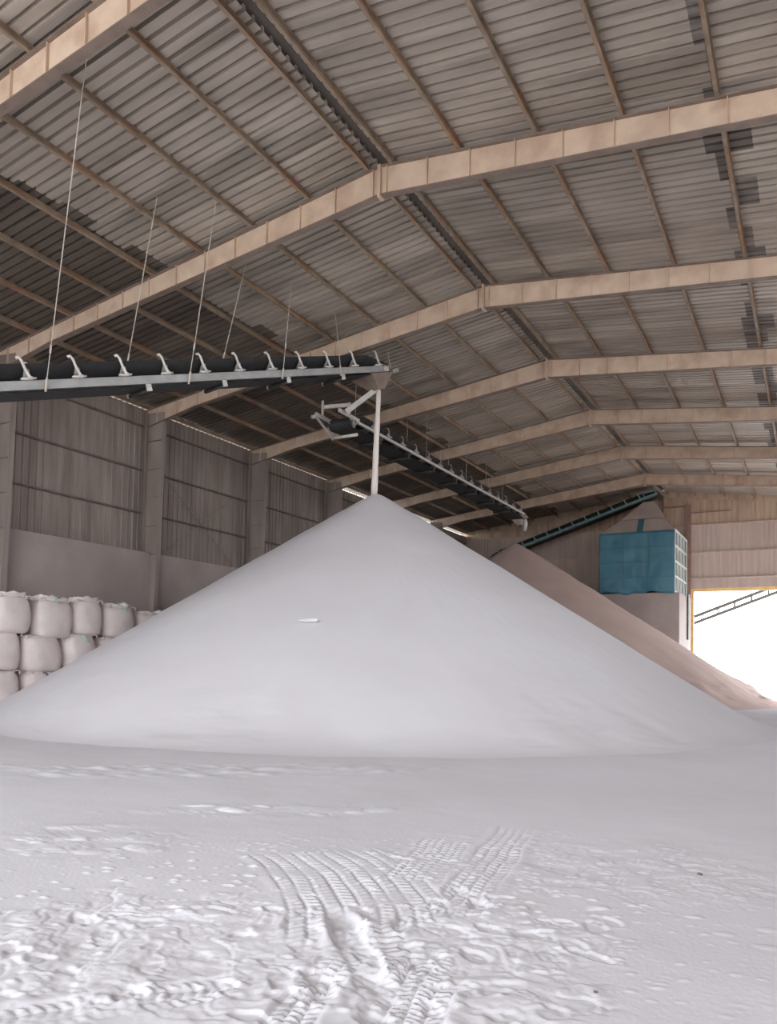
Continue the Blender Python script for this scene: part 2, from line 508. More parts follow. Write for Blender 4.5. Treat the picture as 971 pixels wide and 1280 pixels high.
for side in (-1, 1):
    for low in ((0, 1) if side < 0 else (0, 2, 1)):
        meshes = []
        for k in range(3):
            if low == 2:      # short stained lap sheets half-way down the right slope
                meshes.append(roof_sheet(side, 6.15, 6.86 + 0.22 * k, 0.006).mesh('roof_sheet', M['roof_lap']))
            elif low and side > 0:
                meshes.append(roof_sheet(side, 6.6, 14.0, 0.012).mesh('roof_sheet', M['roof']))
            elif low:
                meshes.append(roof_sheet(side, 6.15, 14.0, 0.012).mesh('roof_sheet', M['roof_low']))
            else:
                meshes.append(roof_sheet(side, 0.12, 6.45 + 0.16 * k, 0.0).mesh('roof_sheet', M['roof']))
        y = YF - 0.3
        i = 0
        while y < YG + 0.4:
            o = link('roof_sheet', meshes[random.randrange(3)], ceiling, (0, y, 0.003 * (i % 2)))
            y += 1.0
            i += 1
cap = MB()
cap.prism([(XM - 0.42, ZT + ROOF_UP + 0.092 - SL * 0.42), (XM, ZT + ROOF_UP + 0.13), (XM + 0.42, ZT + ROOF_UP + 0.092 - SL * 0.42), (XM + 0.42, ZT + ROOF_UP + 0.097 - SL * 0.42), (XM, ZT + ROOF_UP + 0.135), (XM - 0.42, ZT + ROOF_UP + 0.097 - SL * 0.42)], YF - 0.3, YG + 0.5)
cap.build('ridge_cap', M['ridge'], ceiling)

pm = MB()   # a C-section purlin one bay long
pm.box(-0.032, -0.026, 0, BAY, 0, PUR).box(-0.026, 0.036, 0, BAY, 0, 0.006).box(-0.026, 0.036, 0, BAY, PUR - 0.006, PUR).box(0.030, 0.036, 0, BAY, 0.006, 0.026)
purlin_me = pm.mesh('purlin', M['purlin'])
PDIST = [0.30, 1.89, 3.55, 5.2, 6.84, 8.46, 10.08, 11.68, 13.3]
for side in (-1, 1):
    for d in PDIST:
        for k in range(-4, 6):
            o = link('purlin', purlin_me, ceiling, (XM + side * d, Y0 + k * BAY, ZT + 0.022 - SL * d))
            o.rotation_euler = (0, side * math.atan(SL), 0)

# ------------------------------------------------------------------ portal frames
FL, FT = 0.18, 0.018


def depth_at(d):
    return float(np.interp(d, [0, 2, 9.5, 11.0, HALF], [0.63, 0.60, 0.47, 0.46, 0.62]))


def rafter_mesh(side):
    ds = [0.0, 2.0, 5.0, 8.0, 11.0, HALF - 0.05]
    top = [(XM + side * d, ZT - SL * d) for d in ds]
    bot = [(XM + side * d, ZT - SL * d - depth_at(d)) for d in ds]
    mb, ft, fb = MB(), MB(), MB()
    for i in range(len(ds) - 1):
        mb.prism([top[i], top[i + 1], bot[i + 1], bot[i]], -0.008, 0.008)
        (x0, z0), (x1, z1) = top[i], top[i + 1]
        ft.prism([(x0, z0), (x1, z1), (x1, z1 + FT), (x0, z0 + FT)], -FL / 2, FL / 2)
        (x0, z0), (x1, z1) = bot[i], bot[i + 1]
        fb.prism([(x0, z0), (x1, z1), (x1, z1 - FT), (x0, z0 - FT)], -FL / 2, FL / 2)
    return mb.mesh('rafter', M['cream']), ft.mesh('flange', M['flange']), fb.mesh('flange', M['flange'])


RAF = {s: rafter_mesh(s) for s in (-1, 1)}


def stiff_mesh(side, d):
    x = XM + side * d
    return MB().box(x - 0.007, x + 0.007, -FL / 2 + 0.025, FL / 2 - 0.025, ZT - SL * d - depth_at(d), ZT - SL * d).mesh('stiffener', M['cream'])


SD = [0.17] + [1.16 + 0.975 * k for k in range(13)]
STIFF = {s: [stiff_mesh(s, d) for d in SD] for s in (-1, 1)}
APEX = MB().box(XM - 0.035, XM - 0.003, -FL / 2 - 0.01, FL / 2 + 0.01, ZT - 0.70, ZT + 0.03).box(XM + 0.003, XM + 0.035, -FL / 2 - 0.01, FL / 2 + 0.01, ZT - 0.70, ZT + 0.03).mesh('apex_plate', M['cream'])


def column_meshes(side):
    xo = XL + 0.12 if side < 0 else XR - 0.12
    inn = -side
    zt = ZT - SL * HALF + 0.02
    ztop_in = ZT - SL * (HALF - 0.8) - depth_at(HALF - 0.8) - FT
    xt, xb = xo + inn * 0.80, xo + inn * 0.52
    mb = MB()
    mb.prism([(xo, 0), (xb, 0), (xt, ztop_in), (xt, ztop_in + 0.35), (xo, zt - 0.1)], -0.012, 0.012)
    mb.prism([(xb, 0), (xb + inn * FT, 0), (xt + inn * FT, ztop_in), (xt, ztop_in)], -FL / 2, FL / 2)
    mb.prism([(xo, 0), (xo - inn * FT, 0), (xo - inn * FT, zt - 0.1), (xo, zt - 0.1)], -FL / 2, FL / 2)
    col = mb.mesh('column', M['wall_sheet'])
    st = []
    for k in range(9):
        z = 1.2 + 1.05 * k
        xi = xb + (xt - xb) * z / ztop_in
        a, b = min(xo, xi), max(xo, xi)
        st.append(MB().box(a, b, -FL / 2 + 0.01, FL / 2 - 0.01, z - 0.006, z + 0.006).mesh('column_stiffener', M['wall_sheet']))
    return col, st


COLM = {s: column_meshes(s) for s in (-1, 1)}
FRAME_LABELS = {
    -1: 'cream steel roof frame nearest the camera, cut off by the top left corner',
    0: 'cream steel roof frame whose peak is second nearest, spanning the whole upper picture',
    1: 'cream steel roof frame just behind the hanging conveyor head, third from the camera',
    2: 'cream steel roof frame fourth from the camera, peak above the second conveyor',
    3: 'cream steel roof frame fifth from the camera',
    4: 'cream steel roof frame sixth from the camera, two before the gable wall',
    5: 'cream steel roof frame last before the gable wall, above the teal bin',
}
for n in range(-1, 6):
    fr = empty('portal_frame', (0, Y0 + n * BAY, 0))
    tag(fr, FRAME_LABELS[n], 'roof frame', 'portal frames of the shed')
    for s in (-1, 1):
        r = link('rafter', RAF[s][0], fr)
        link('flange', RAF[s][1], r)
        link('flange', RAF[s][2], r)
        for me in STIFF[s]:
            link('stiffener', me, r)
        c = link('column', COLM[s][0], fr)
        if s < 0 and n < 3:
            for me in COLM[s][1]:
                link('column_stiffener', me, c)
    link('apex_plate', APEX, fr)


# ------------------------------------------------------------------ walls
def wall_sheet_mesh(height, mat, name='wall_sheet', width=1.0, depth=0.028, facing='x'):
    """vertical ribbed sheet; runs along y (facing x) or along x (facing y)"""
    pr = rib_profile(width, 0.25, depth)
    n = len(pr)
    vs = []
    for z in (0, height):
        for (a, h) in pr:
            vs.append((h, a, z) if facing == 'x' else (a, h, z))
    fs = [(i, i + 1, i + 1 + n, i + n) for i in range(n - 1)]
    return MB().add(vs, fs).mesh(name, mat)


EAVE = ZT + ROOF_UP - SL * HALF
CT = 5.45
for nm, xw, inn in (('wall_left', XL, 1), ('wall_right', XR, -1)):
    w = structure(empty(nm, (xw, 0, 0)), 'ribbed metal cladding above a dusty concrete wall on the ' + nm[5:] + ' side', 'wall')
    a, b = (-0.35, 0.42) if inn > 0 else (-0.42, 0.35)
    bays = LIGHT_BAYS if inn < 0 else []
    ya = YF
    for b0_, b1_ in bays + [(YG + 0.3, None)]:
        MB().box(a, b, ya, b0_, -0.05, CT).build('concrete_wall', M['concrete'], w)
        ya = b1_
    me = wall_sheet_mesh(EAVE - 0.10 - CT + 0.1, M['wall_sheet'])
    me_hi = wall_sheet_mesh(EAVE - 0.10 - RBZ, M['wall_sheet'])
    me_gap = wall_sheet_mesh(EAVE - 0.26 - CT + 0.1, M['wall_sheet'])
    me_cl = wall_sheet_mesh(CLZ - CT + 0.1, M['wall_sheet'])
    me_hc = wall_sheet_mesh(CLZ - RBZ, M['wall_sheet'])
    y = YF
    i = 0
    while y < YG:
        hi = any(b0_ - 0.5 < y < b1_ - 0.5 for b0_, b1_ in bays)
        link('wall_sheet', ((me_hc if hi else me_cl) if (inn < 0 and CLY[0] < y < CLY[1] - 0.5) else (me_hi if hi else (me_gap if (inn > 0 and y > Y0 + 3 * BAY + 0.5 and i % 7 != 0) else me))), w, (-inn * (0.10 + 0.002 * (i % 2)), y, RBZ if hi else CT - 0.1))
        y += 1.0
        i += 1
    gm = MB().box(-0.04 if inn > 0 else -0.03, 0.03 if inn > 0 else 0.04, 0.14, BAY - 0.14, 0, 0.06).mesh('girt', M['girt'])
    for z in (6.93, 8.52, 10.15):
        for k in range(-4 if inn > 0 else 6, 6):
            link('girt', gm, w, (0, Y0 + k * BAY, z))
    if inn > 0:
        for (z0, z1) in ((5.6, 8.5), (8.5, 5.6)):
            MB().beam((0.02, Y0 + BAY + 1.0, z0), (0.02, Y0 + 2 * BAY - 1.0, z1), 0.02, 0.03).build('brace', M['wall_sheet'], w)

# back gable
DX0, DX1, DZ = -6.70, 1.5, 6.5
wb = structure(empty('wall_back', (0, YG, 0)), 'ribbed cladding of the gable wall at the far end', 'wall')


def roof_z(x):
    return ZT + ROOF_UP - SL * abs(x - XM)


MB().box(XL - 0.35, DX0 - 0.15, 0.0, 0.35, -0.05, CT).build('concrete_wall', M['concrete'], wb)
MB().box(DX1 + 0.15, XR, 0.0, 0.35, -0.05, CT).build('concrete_wall', M['concrete'], wb)
rows = [(CT - 0.05, 7.16, M['gable'], 0.12), (7.10, 8.74, M['gable'], 0.10), (8.66, 10.46, M['gable'], 0.07), (10.38, None, M['gable_top'], 0.04)]
row_mesh = {}
for ri, (z0, z1, mt, yo) in enumerate(rows):
    x = XL - 0.35
    i = 0
    while x < XR + 0.2:
        if ri == 0 and x + 1.0 > DX0 and x < DX1 + 0.2:
            x += 1.0; i += 1
            continue
        top = (min(roof_z(x), roof_z(x + 1)) + 0.05) if z1 is None else z1
        key = (ri, round(top - z0, 2))
        if key not in row_mesh:
            row_mesh[key] = wall_sheet_mesh(top - z0, mt, facing='y', depth=0.016)
        link('wall_sheet', row_mesh[key], wb, (x, yo + 0.002 * (i % 2), z0))
        x += 1.0
        i += 1
MB().box(DX0 - 0.2, DX1 + 0.2, 0.02, 0.14, DZ, 7.16).build('door_fascia', M['gable'], wb)
MB().box(DX0 - 1.0, DX0, 0.05, 0.14, CT - 0.1, 7.16).build('door_side_sheet', M['gable'], wb)
MB().box(DX1, DX1 + 1.0, 0.05, 0.14, CT - 0.1, 7.16).build('door_side_sheet', M['gable'], wb)
for z in (7.12, 8.70, 10.42):
    MB().box(XL, XR, -0.05, 0.03, z - 0.03, z + 0.03).build('girt', M['gable'], wb)
MB().box(-6.98, -6.72, -0.22, 0.02, 0, 11.7).build('gable_post', M['brown'], wb)
MB().box(-8.44, -8.34, -0.16, 0.02, 0, 12.4).build('gable_post', M['brown'], wb)
MB().box(-8.34, -6.98, -0.08, 0.02, 11.62, 11.70).build('gable_rail', M['brown'], wb)
MB().box(-6.72, -4.5, -0.05, 0.02, 11.18, 11.22).build('gable_rail', M['brown'], wb)
for s_ in (-1, 1):
    xe = XM + s_ * (HALF + 0.4)
    MB().prism([(XM, ZT + ROOF_UP + 0.07), (xe, ZT + ROOF_UP + 0.07 - SL * (HALF + 0.4)), (xe, ZT - 0.16 - SL * (HALF + 0.4)), (XM, ZT - 0.16)], 0.02, 0.06).build('gable_flashing', M['gable_top'], wb)
d1 = structure(empty('door_1', (0, YG, 0)), 'wide open yellow framed doorway in the gable wall', 'door')
MB().box(DX0 - 0.02, DX1 + 0.1, 0.15, 0.32, DZ - 0.18, DZ + 0.02).build('door_header', M['yellow'], d1)
MB().box(DX0 - 0.08, DX0 + 0.12, 0.15, 0.36, 0, DZ - 0.18).build('door_jamb', M['yellow'], d1)
MB().box(DX1 - 0.02, DX1 + 0.14, 0.15, 0.36, 0, DZ - 0.18).build('door_jamb', M['yellow'], d1)


# ------------------------------------------------------------------ sand piles
def pile(name, cx, cy, H, R, rows_n, seg, mat, seed, skirt, amp, foot, xmin=None, ymax=None):
    r = np.concatenate([np.linspace(0.0, 0.5, 12)[:-1], np.linspace(0.5, R + skirt, rows_n)])
    a = np.linspace(0, 2 * np.pi, seg, endpoint=False)
    RR, AA = np.meshgrid(r, a, indexing='ij')
    t = H / R
    x, y = cx + RR * np.cos(AA), cy + RR * np.sin(AA)
    wav = 1 + 0.012 * np.sin(3 * AA + seed) + 0.008 * np.sin(7 * AA + 2 * seed)
    rr = RR * wav
    lin_ = H + 0.06 - t * np.sqrt(rr * rr + 0.16 ** 2)
    k = 0.22
    z = np.where(lin_ > 6 * k, lin_, k * np.log1p(np.exp(np.clip(lin_, -30, 6 * k) / k)))
    low = sstep(R * 0.25, R, RR)
    z = z + amp * fbm(x * 0.55, y * 0.55, 4, seed) * sstep(0.2, 2.0, RR) * sstep(R + skirt, R - 0.5, RR)
    u = AA * R * 0.5
    z = z + 0.006 * vnoise(u * 9.0, RR * 0.5 + 2.0 * vnoise(AA * 6, RR * 0.3, seed), seed + 8) * sstep(2.0, 6, RR) * sstep(R + 0.3, R - 1.0, RR)
    foot_ = sstep(R - 2.6, R - 0.6, RR) * sstep(R + 0.8, R + 0.1, RR)
    z = z + foot * foot_ * scarps(x, y, 1.1, seed + 2, 0.12) * sstep(-0.1, 0.5, fbm(x * 0.35, y * 0.35, 2, seed + 6) + 0.1)
    z = z - 0.05 * sstep(R - 0.2, R + skirt, RR)
    z = np.where(RR >= r[-1] - 1e-6, -0.06, z)
    if xmin is not None:
        x = np.maximum(x, xmin)
    if ymax is not None:
        y = np.minimum(y, ymax)
    return link(name, grid_mesh(name, x, y, z, mat, wrap=True))


tag(pile('sand_pile', -12.365, 21.175, 7.06, 10.98, 190, 460, M['sand'], 5, 0.9, 0.018, 0.016, xmin=XL + 0.43),
    'large white cone of sand in the middle of the shed under the falling stream', 'sand pile')
tag(pile('sand_pile', -13.80, 38.3, 8.05, 11.95, 120, 360, M['sand2'], 11, 0.9, 0.05, 0.10, xmin=XL + 0.43, ymax=YG - 0.06),
    'pinkish sand cone partly hidden behind the white one, left of the doorway', 'sand pile')


# ------------------------------------------------------------------ conveyors
def frame_of(origin, direction):
    d = Vector(direction).normalized()
    s = Vector((d.y, -d.x, 0)).normalized()
    n = s.cross(d).normalized()
    if n.z < 0:
        n = -n
    # local x = across (towards +X), y = along, z = up
    return Matrix(((s.x, d.x, n.x, origin[0]), (s.y, d.y, n.y, origin[1]), (s.z, d.z, n.z, origin[2]), (0, 0, 0, 1)))


def belt_mesh(y0, y1, xw0, xw1, nc, wing, nr, rp, mat):
    """endless belt: troughed carrying run, wrapped round both end pulleys, flat return run"""
    xm = (xw0 + xw1) / 2
    hw = (xw1 - xw0) / 2
    secs = []

    def sec(y, z, tr, dy=0.0):
        out = []
        for u in (-1, -0.45, 0.45, 1):
            lift = wing * tr if abs(u) > 0.9 else 0.0
            out.append((xm + u * hw, y, z + lift))
        return out
    for y, tr in ((y0, 0), (y0 + 0.6, 1), (y1 - 0.9, 1), (y1, 0)):
        secs.append(sec(y, nc, tr))
    for k in range(1, 6):
        a = math.pi * k / 6
        secs.append(sec(y1 + rp * math.sin(a), nc - rp + rp * math.cos(a), 0))
    zb = nc - 2 * rp
    secs += [sec(y1, zb, 0), sec(y1 - 0.8, nr, 0), sec(y0 + 0.8, nr, 0), sec(y0, zb, 0)]
    for k in range(1, 6):
        a = math.pi * k / 6
        secs.append(sec(y0 - rp * math.sin(a), nc - rp - rp * math.cos(a), 0))
    vs = [p for s in secs for p in s]
    ns = len(secs)
    fs = []
    for i in range(ns):
        j = (i + 1) % ns
        for k in range(3):
            fs.append((i * 4 + k, i * 4 + k + 1, j * 4 + k + 1, j * 4 + k))
    return MB().add(vs, fs).mesh('belt', mat)


def conveyor(name, label, origin, direction, length, W, mats, st_h, spacing, first, nc=0.17, wing=0.27, nr=-0.16, rp=0.17, n_ret=4, arm_h=0.47, arm_r=0.031, dark=False):
    """origin: middle of the near (+X side) stringer at the head; the belt runs back along -direction"""
    root = empty(name)
    root.matrix_world = frame_of(origin, direction)
    tag(root, label, 'conveyor')
    st, br, ro, be = mats
    for x in (0.0, -W):
        sgn = 1 if x == 0 else -1
        MB().box(x - 0.006, x + 0.006, -length, 0.45, -st_h / 2, st_h / 2).box(x - 0.006 - (0.05 if sgn > 0 else 0), x + 0.006 + (0 if sgn > 0 else 0.05), -length, 0.45, st_h / 2 - 0.012, st_h / 2) \
            .box(x - 0.006 - (0.05 if sgn > 0 else 0), x + 0.006 + (0 if sgn > 0 else 0.05), -length, 0.45, -st_h / 2, -st_h / 2 + 0.012).build('stringer', st, root)
    link('belt', belt_mesh(-length + 0.2, 0.35, -W - 0.02, 0.02, nc, wing, nr, rp, be), root)
    base = MB().box(-W - 0.03, 0.05, -0.09, 0.09, st_h / 2, st_h / 2 + 0.02).mesh('idler_set', br)
    b0 = st_h / 2 + 0.02
    arms = []
    for sgn, x in ((1, 0.03), (-1, -W - 0.03)):
        pts = [(x, 0.10, b0), (x, 0.03, b0 + 0.04), (x, -0.02, b0 + arm_h * 0.45), (x, -0.045, b0 + arm_h * 0.8), (x - sgn * 0.02, -0.085, b0 + arm_h * 0.97), (x - sgn * 0.05, -0.13, b0 + arm_h * 0.93)]
        arms.append(MB().tube(pts, [arm_r * 1.3, arm_r * 1.25, arm_r, arm_r, arm_r * 1.05, arm_r * 1.2], 7).box(x - 0.035, x + 0.035, -0.16, 0.16, b0 - 0.01, b0 + 0.025).mesh('idler_arm', br, True))
    zc = nc - 0.075
    rollers = [MB().tube([(-W * 0.70, 0, zc), (-W * 0.30, 0, zc)], 0.058, 10).mesh('roller', ro, True)]
    for (xa, xb) in ((-W * 0.27, 0.0), (-W * 0.73, -W)):
        rollers.append(MB().tube([(xa, 0.03, zc), (xb, 0.03, zc + wing * 0.82)], 0.055, 10).mesh('roller', ro, True))
    y = first
    while y > -length + 0.5:
        i = link('idler_set', base, root, (0, y, 0))
        for me in arms:
            link('idler_arm', me, i)
        for me in rollers:
            link('roller', me, i)
        y -= spacing
    rr = MB().tube([(-W + 0.03, 0, nr - 0.06), (-0.03, 0, nr - 0.06)], 0.05, 10).mesh('return_roller', M['dark_roller'], True)
    bk = [MB().box(xx, xx + 0.03, -0.07, 0.07, nr - 0.10, -st_h / 2).mesh('roller_bracket', M['dark_roller'] if dark else br) for xx in (-0.03, -W)]
    for k in range(n_ret):
        yy = first - spacing * 1.5 - k * spacing * 2
        if yy > -length + 0.4:
            r = link('return_roller', rr, root, (0, yy, 0))
            for me in bk:
                link('roller_bracket', me, r)
    for yy, nm in ((0.35, 'head_pulley'), (-length + 0.2, 'tail_pulley')):
        MB().tube([(-W + 0.02, yy, nc - rp), (-0.02, yy, nc - rp)], rp - 0.012, 16).build(nm, ro, root, True)
        MB().tube([(-W - 0.05, yy, nc - rp), (0.06, yy, nc - rp)], 0.035, 8).box(0.0, 0.06, yy - 0.09, yy + 0.09, nc - rp - 0.08, nc - rp + 0.08).build('pulley_bearing', br, root, True)
    return root


def in_world(root, p):
    return root.matrix_world.inverted() @ Vector(p)


# first conveyor: climbs from the left towards the peak of the white pile
HD = Vector((-12.26, 21.0, 11.04))
DV = Vector((0.18782514, 0.92826379, 0.321011))
c1 = conveyor('belt_conveyor', 'grey overhead belt conveyor hung on rods at left, feeding the white pile', HD, DV, 16.5, 0.90,
              (M['grey_steel'], M['pale_steel'], M['roller'], M['belt']), 0.20, 1.165, -0.02)
# discharge hopper and the two chutes below the head
hp = MB()
tz, bz = -0.12, -0.62
top = [(-0.95, -0.45, tz), (0.05, -0.45, tz), (0.05, 0.62, tz), (-0.95, 0.62, tz)]
bot = [(-0.50, -0.10, bz), (-0.10, -0.10, bz), (-0.10, 0.22, bz), (-0.50, 0.22, bz)]
hp.add(top + bot, [(0, 1, 5, 4), (1, 2, 6, 5), (2, 3, 7, 6), (3, 0, 4, 7)])
hp.build('discharge_hopper', M['flange'], c1)
MB().beam((0.03, 0.62, -0.1), (0.03, 0.95, -0.06), 0.05, 0.12).beam((-0.93, 0.62, -0.1), (-0.93, 0.95, -0.06), 0.05, 0.12).beam((0.03, 0.92, -0.05), (-0.93, 0.92, -0.05), 0.05, 0.05).build('head_bracket', M['grey_steel'], c1)
MB().tube([(0.03, 0.55, 0.0), (0.03, 0.55, 0.55)], 0.014, 6).build('head_post', M['rod'], c1)


def roof_under(x, y):
    return (x, y, roof_z(x) - 0.06)


def rod(root, along, across, topx, topy, r=0.011):
    a = Vector((across, along, -0.08))
    b = in_world(root, roof_under(topx, topy))
    mb = MB().tube([a, b], r, 6)
    d = (b - a).normalized()
    mb.tube([a - d * 0.08, a + d * 0.22], r * 2.4, 6)
    mb.tube([a + d * 0.75, a + d * 0.92], r * 2.0, 6)
    mb.build('hanger_rod', M['rod'], root)


rod(c1, -11.35, 0.03, -11.28, 8.8)
rod(c1, -7.58, 0.03, -12.03, 13.01)
rod(c1, -4.35, 0.03, -12.60, 16.70)
rod(c1, -8.9, -0.93, -12.95, 12.10)
rod(c1, -5.95, -0.93, -13.05, 15.30)
rod(c1, -1.9, 0.03, -12.6, 18.9)
rod(c1, -14.8, 0.03, -13.2, 6.2)

# second conveyor: level, runs away from the camera to the pinkish pile
c2 = conveyor('belt_conveyor', 'dusty belt conveyor running away from the camera towards the pinkish pile', (-13.56, 38.6, 9.66), (0, 1, -0.004), 17.2, 0.88,
              (M['pale_steel'], M['tan_steel'], M['roller'], M['belt']), 0.11, 1.1, -0.3, nc=0.10, wing=0.20, nr=-0.22, rp=0.19, n_ret=8, arm_h=0.30, arm_r=0.016, dark=True)
MB().add([(-0.9, 0.1, -0.05), (0.0, 0.1, -0.05), (0.0, 0.9, -0.05), (-0.9, 0.9, -0.05), (-0.45, 0.4, -0.55), (-0.2, 0.4, -0.55), (-0.2, 0.65, -0.55), (-0.45, 0.65, -0.55)],
         [(0, 1, 5, 4), (1, 2, 6, 5), (2, 3, 7, 6), (3, 0, 4, 7)]).build('discharge_hopper', M['tan_steel'], c2)
MB().tube([(-0.05, 0.55, -0.25), (-0.03, 0.60, -0.45), (-0.06, 0.58, -0.85)], [0.09, 0.11, 0.08], 8).build('spout', M['pale_steel'], c2, True)
# tail end: take-up frame, loading skirt and snub roller
tl = -17.2
for xx in (0.02, -0.90):
    MB().beam((xx, tl - 0.75, 0.05), (xx, tl + 0.5, 0.05), 0.06, 0.12).build('take_up_rail', M['pale_steel'], c2)
MB().beam((-0.90, tl - 0.35, 0.0), (-0.90, tl - 0.35, 0.62), 0.06, 0.06).beam((-0.90, tl - 0.3, 0.42), (0.02, tl - 0.1, 0.42), 0.06, 0.12).beam((0.02, tl - 0.1, 0.0), (0.02, tl - 0.1, 0.50), 0.06, 0.06).build('loading_skirt', M['pale_steel'], c2)
MB().tube([(-0.92, tl + 0.35, -0.46), (0.06, tl + 0.35, -0.46)], 0.055, 10).build('snub_roller', M['pale_steel'], c2, True)
MB().beam((-0.92, tl + 0.35, -0.5), (-0.92, tl - 0.7, -0.02), 0.03, 0.10).build('tail_brace', M['grey_steel'], c2)
MB().tube([(-1.15, tl - 0.6, 0.03), (-0.92, tl - 0.6, 0.03)], 0.07, 10).tube([(-1.0, tl - 0.2, 0.1), (-0.92, tl - 0.2, 0.1)], 0.06, 10).build('tail_bearing', M['pale_steel'], c2, True)
for yy in (-15.5, -11.5, -7.5, -3.0):
    for xx in (0.0, -0.88):
        p = c2.matrix_world @ Vector((xx, yy, 0))
        b = in_world(c2, roof_under(p.x, p.y))
        MB().tube([(xx, yy, 0.02), b], 0.011, 6).build('hanger_rod', M['rod'], c2)
# transfer chute from the first head to the tail of the second
p0, p1 = in_world(c1, (-12.45, 21.3, 10.55)), in_world(c1, (-13.45, 20.95, 9.80))
MB().beam(p0, p1, 0.20, 0.16).beam(p0 + (p1 - p0) * 0.45, p1, 0.30, 0.06).build('transfer_chute', M['pale_steel'], c1)
bpy.context.view_layer.update()

# falling sand
st = MB()
pts, rad = [], []
for k in range(15):
    t = k / 14
    z = 10.42 + (6.98 - 10.42) * t
    pts.append((-12.37 - 0.10 * t + 0.004 * math.sin(9 * t), 21.19, z))
    rad.append(0.072 + 0.035 * t + 0.006 * math.sin(23 * t))
st.tube(pts, rad, 12)
tag(st.build('sand_stream', M['stream'], None, True), 'thin pale stream of sand falling from the conveyor onto the white pile', 'sand stream')

# third conveyor: teal, climbs to the bin
A3, B3 = Vector((-19.0, 47.6, 8.60)), Vector((-8.55, 47.6, 11.98))
d3 = (B3 - A3).normalized()
c3 = empty('belt_conveyor')
c3.matrix_world = frame_of(B3, d3)
tag(c3, 'teal inclined belt conveyor climbing to the bin beside the gable wall', 'conveyor')
L3 = (B3 - A3).length
for x in (0.0, -0.8):
    MB().box(x - 0.03, x + 0.03, -L3, 0.3, -0.07, 0.07).build('stringer', M['teal_steel'], c3)
link('belt', belt_mesh(-L3 + 0.2, 0.2, -0.8, 0.0, 0.16, 0.16, -0.14, 0.15, M['belt']), c3)
arm3 = [MB().beam((x, 0, 0.08), (x, -0.06, 0.40), 0.05, 0.07).mesh('idler_arm', M['grey_steel']) for x in (0.03, -0.83)]
base3 = MB().box(-0.84, 0.04, -0.05, 0.05, 0.09, 0.11).mesh('idler_set', M['teal_steel'])
rol3 = MB().tube([(-0.75, 0, 0.13), (-0.05, 0, 0.13)], 0.05, 8).mesh('roller', M['roller'], True)
y = -0.75
while y > -L3 + 0.3:
    i = link('idler_set', base3, c3, (0, y, 0))
    for me in arm3:
        link('idler_arm', me, i)
    link('roller', rol3, i)
    y -= 0.86
MB().beam((0.02, -0.5, 0.05), (0.02, -0.5, 0.44), 0.06, 0.06).beam((0.02, 0.2, 0.05), (0.02, 0.2, 0.30), 0.06, 0.06).beam((0.02, -0.5, 0.40), (0.02, 0.2, 0.27), 0.05, 0.05).build('head_guard', M['teal_steel'], c3)

# ------------------------------------------------------------------ teal covered bin
BX0, BX1, BY0, BY1, BZ0, BZ1 = -11.13, -6.96, 45.4, 49.9, 5.86, 9.42
bn = empty('feed_bin', (BX0, BY0, 0))
tag(bn, 'bin wrapped in teal tarpaulin with a pale pyramid top on a concrete base', 'bin')


def rel(mb):
    mb.v = [(x - BX0, y - BY0, z) for x, y, z in mb.v]
    return mb


rel(MB().box(BX0 + 0.02, BX1 + 0.26, BY0 + 0.06, BY1 + 0.05, -0.05, BZ0)).build('concrete_base', M['concrete'], bn)
# tarpaulin over the front and left faces
nx, nz = 60, 26
tx = np.linspace(BX0 - 0.02, BX1 + 0.02, nx)
X2, T2 = np.meshgrid(tx, np.linspace(0, 1, nz))
hem = BZ0 + 0.02 + 0.10 * np.sin((X2 - BX0) * 2.6 + 0.6) * np.abs(np.sin((X2 - BX0) * 1.3)) + 0.03 * np.sin((X2 - BX0) * 7)
Z2 = BZ1 - (BZ1 - hem) * T2
Yf = BY0 - 0.05 - 0.035 * fbm(X2 * 0.9, Z2 * 0.9, 3, 3) - 0.03 * T2 * np.sin(X2 * 2.2)
me = grid_mesh('tarpaulin', X2 - BX0, Yf - BY0, Z2, M['tarp'])
tp = link('tarpaulin', me, bn)
md = tp.modifiers.new('thickness', 'SOLIDIFY'); md.thickness = 0.015
for sx in (BX0 + 1.4, BX0 + 2.8):
    rel(MB().box(sx - 0.01, sx + 0.01, BY0 - 0.115, BY0 - 0.06, BZ0 + 0.2, BZ1)).build('seam', M['tarp'], tp)
for sz in (6.75, 7.65, 8.5):
    rel(MB().box(BX0 + 0.05, BX1 - 0.05, BY0 - 0.115, BY0 - 0.06, sz - 0.01, sz + 0.01)).build('seam', M['tarp'], tp)
rel(MB().box(BX0 - 0.02, BX0 + 0.02, BY0, BY1, BZ0, BZ1)).build('side_tarpaulin', M['tarp'], bn)
rel(MB().box(BX1 - 0.10, BX1 - 0.06, BY0 + 0.05, BY1, BZ0 + 0.05, BZ1 - 0.03)).build('side_screen', M['screen'], bn)
lt = rel(MB().box(BX1 - 0.03, BX1 + 0.05, BY0 - 0.03, BY0 + 0.07, BZ0, BZ1 + 0.04)).build('lattice_frame', M['white_steel'], bn)
for k in range(1, 5):
    yy = BY0 + (BY1 - BY0) * k / 4
    rel(MB().box(BX1 - 0.03, BX1 + 0.05, yy - 0.05, yy + 0.05, BZ0, BZ1 + 0.04)).build('lattice_bar', M['white_steel'], lt)
for k in range(5):
    zz = BZ0 + 0.05 + (BZ1 - BZ0 - 0.05) * k / 4
    rel(MB().box(BX1 - 0.02, BX1 + 0.06, BY0, BY1, zz - 0.05, zz + 0.05)).build('lattice_bar', M['white_steel'], lt)
cxm, cym = (BX0 + BX1) / 2 + 0.3, (BY0 + BY1) / 2
q = 0.42
apz = 11.55
lo4 = [(BX0, BY0, BZ1), (BX1, BY0, BZ1), (BX1, BY1, BZ1), (BX0, BY1, BZ1)]
t_ = 0.42
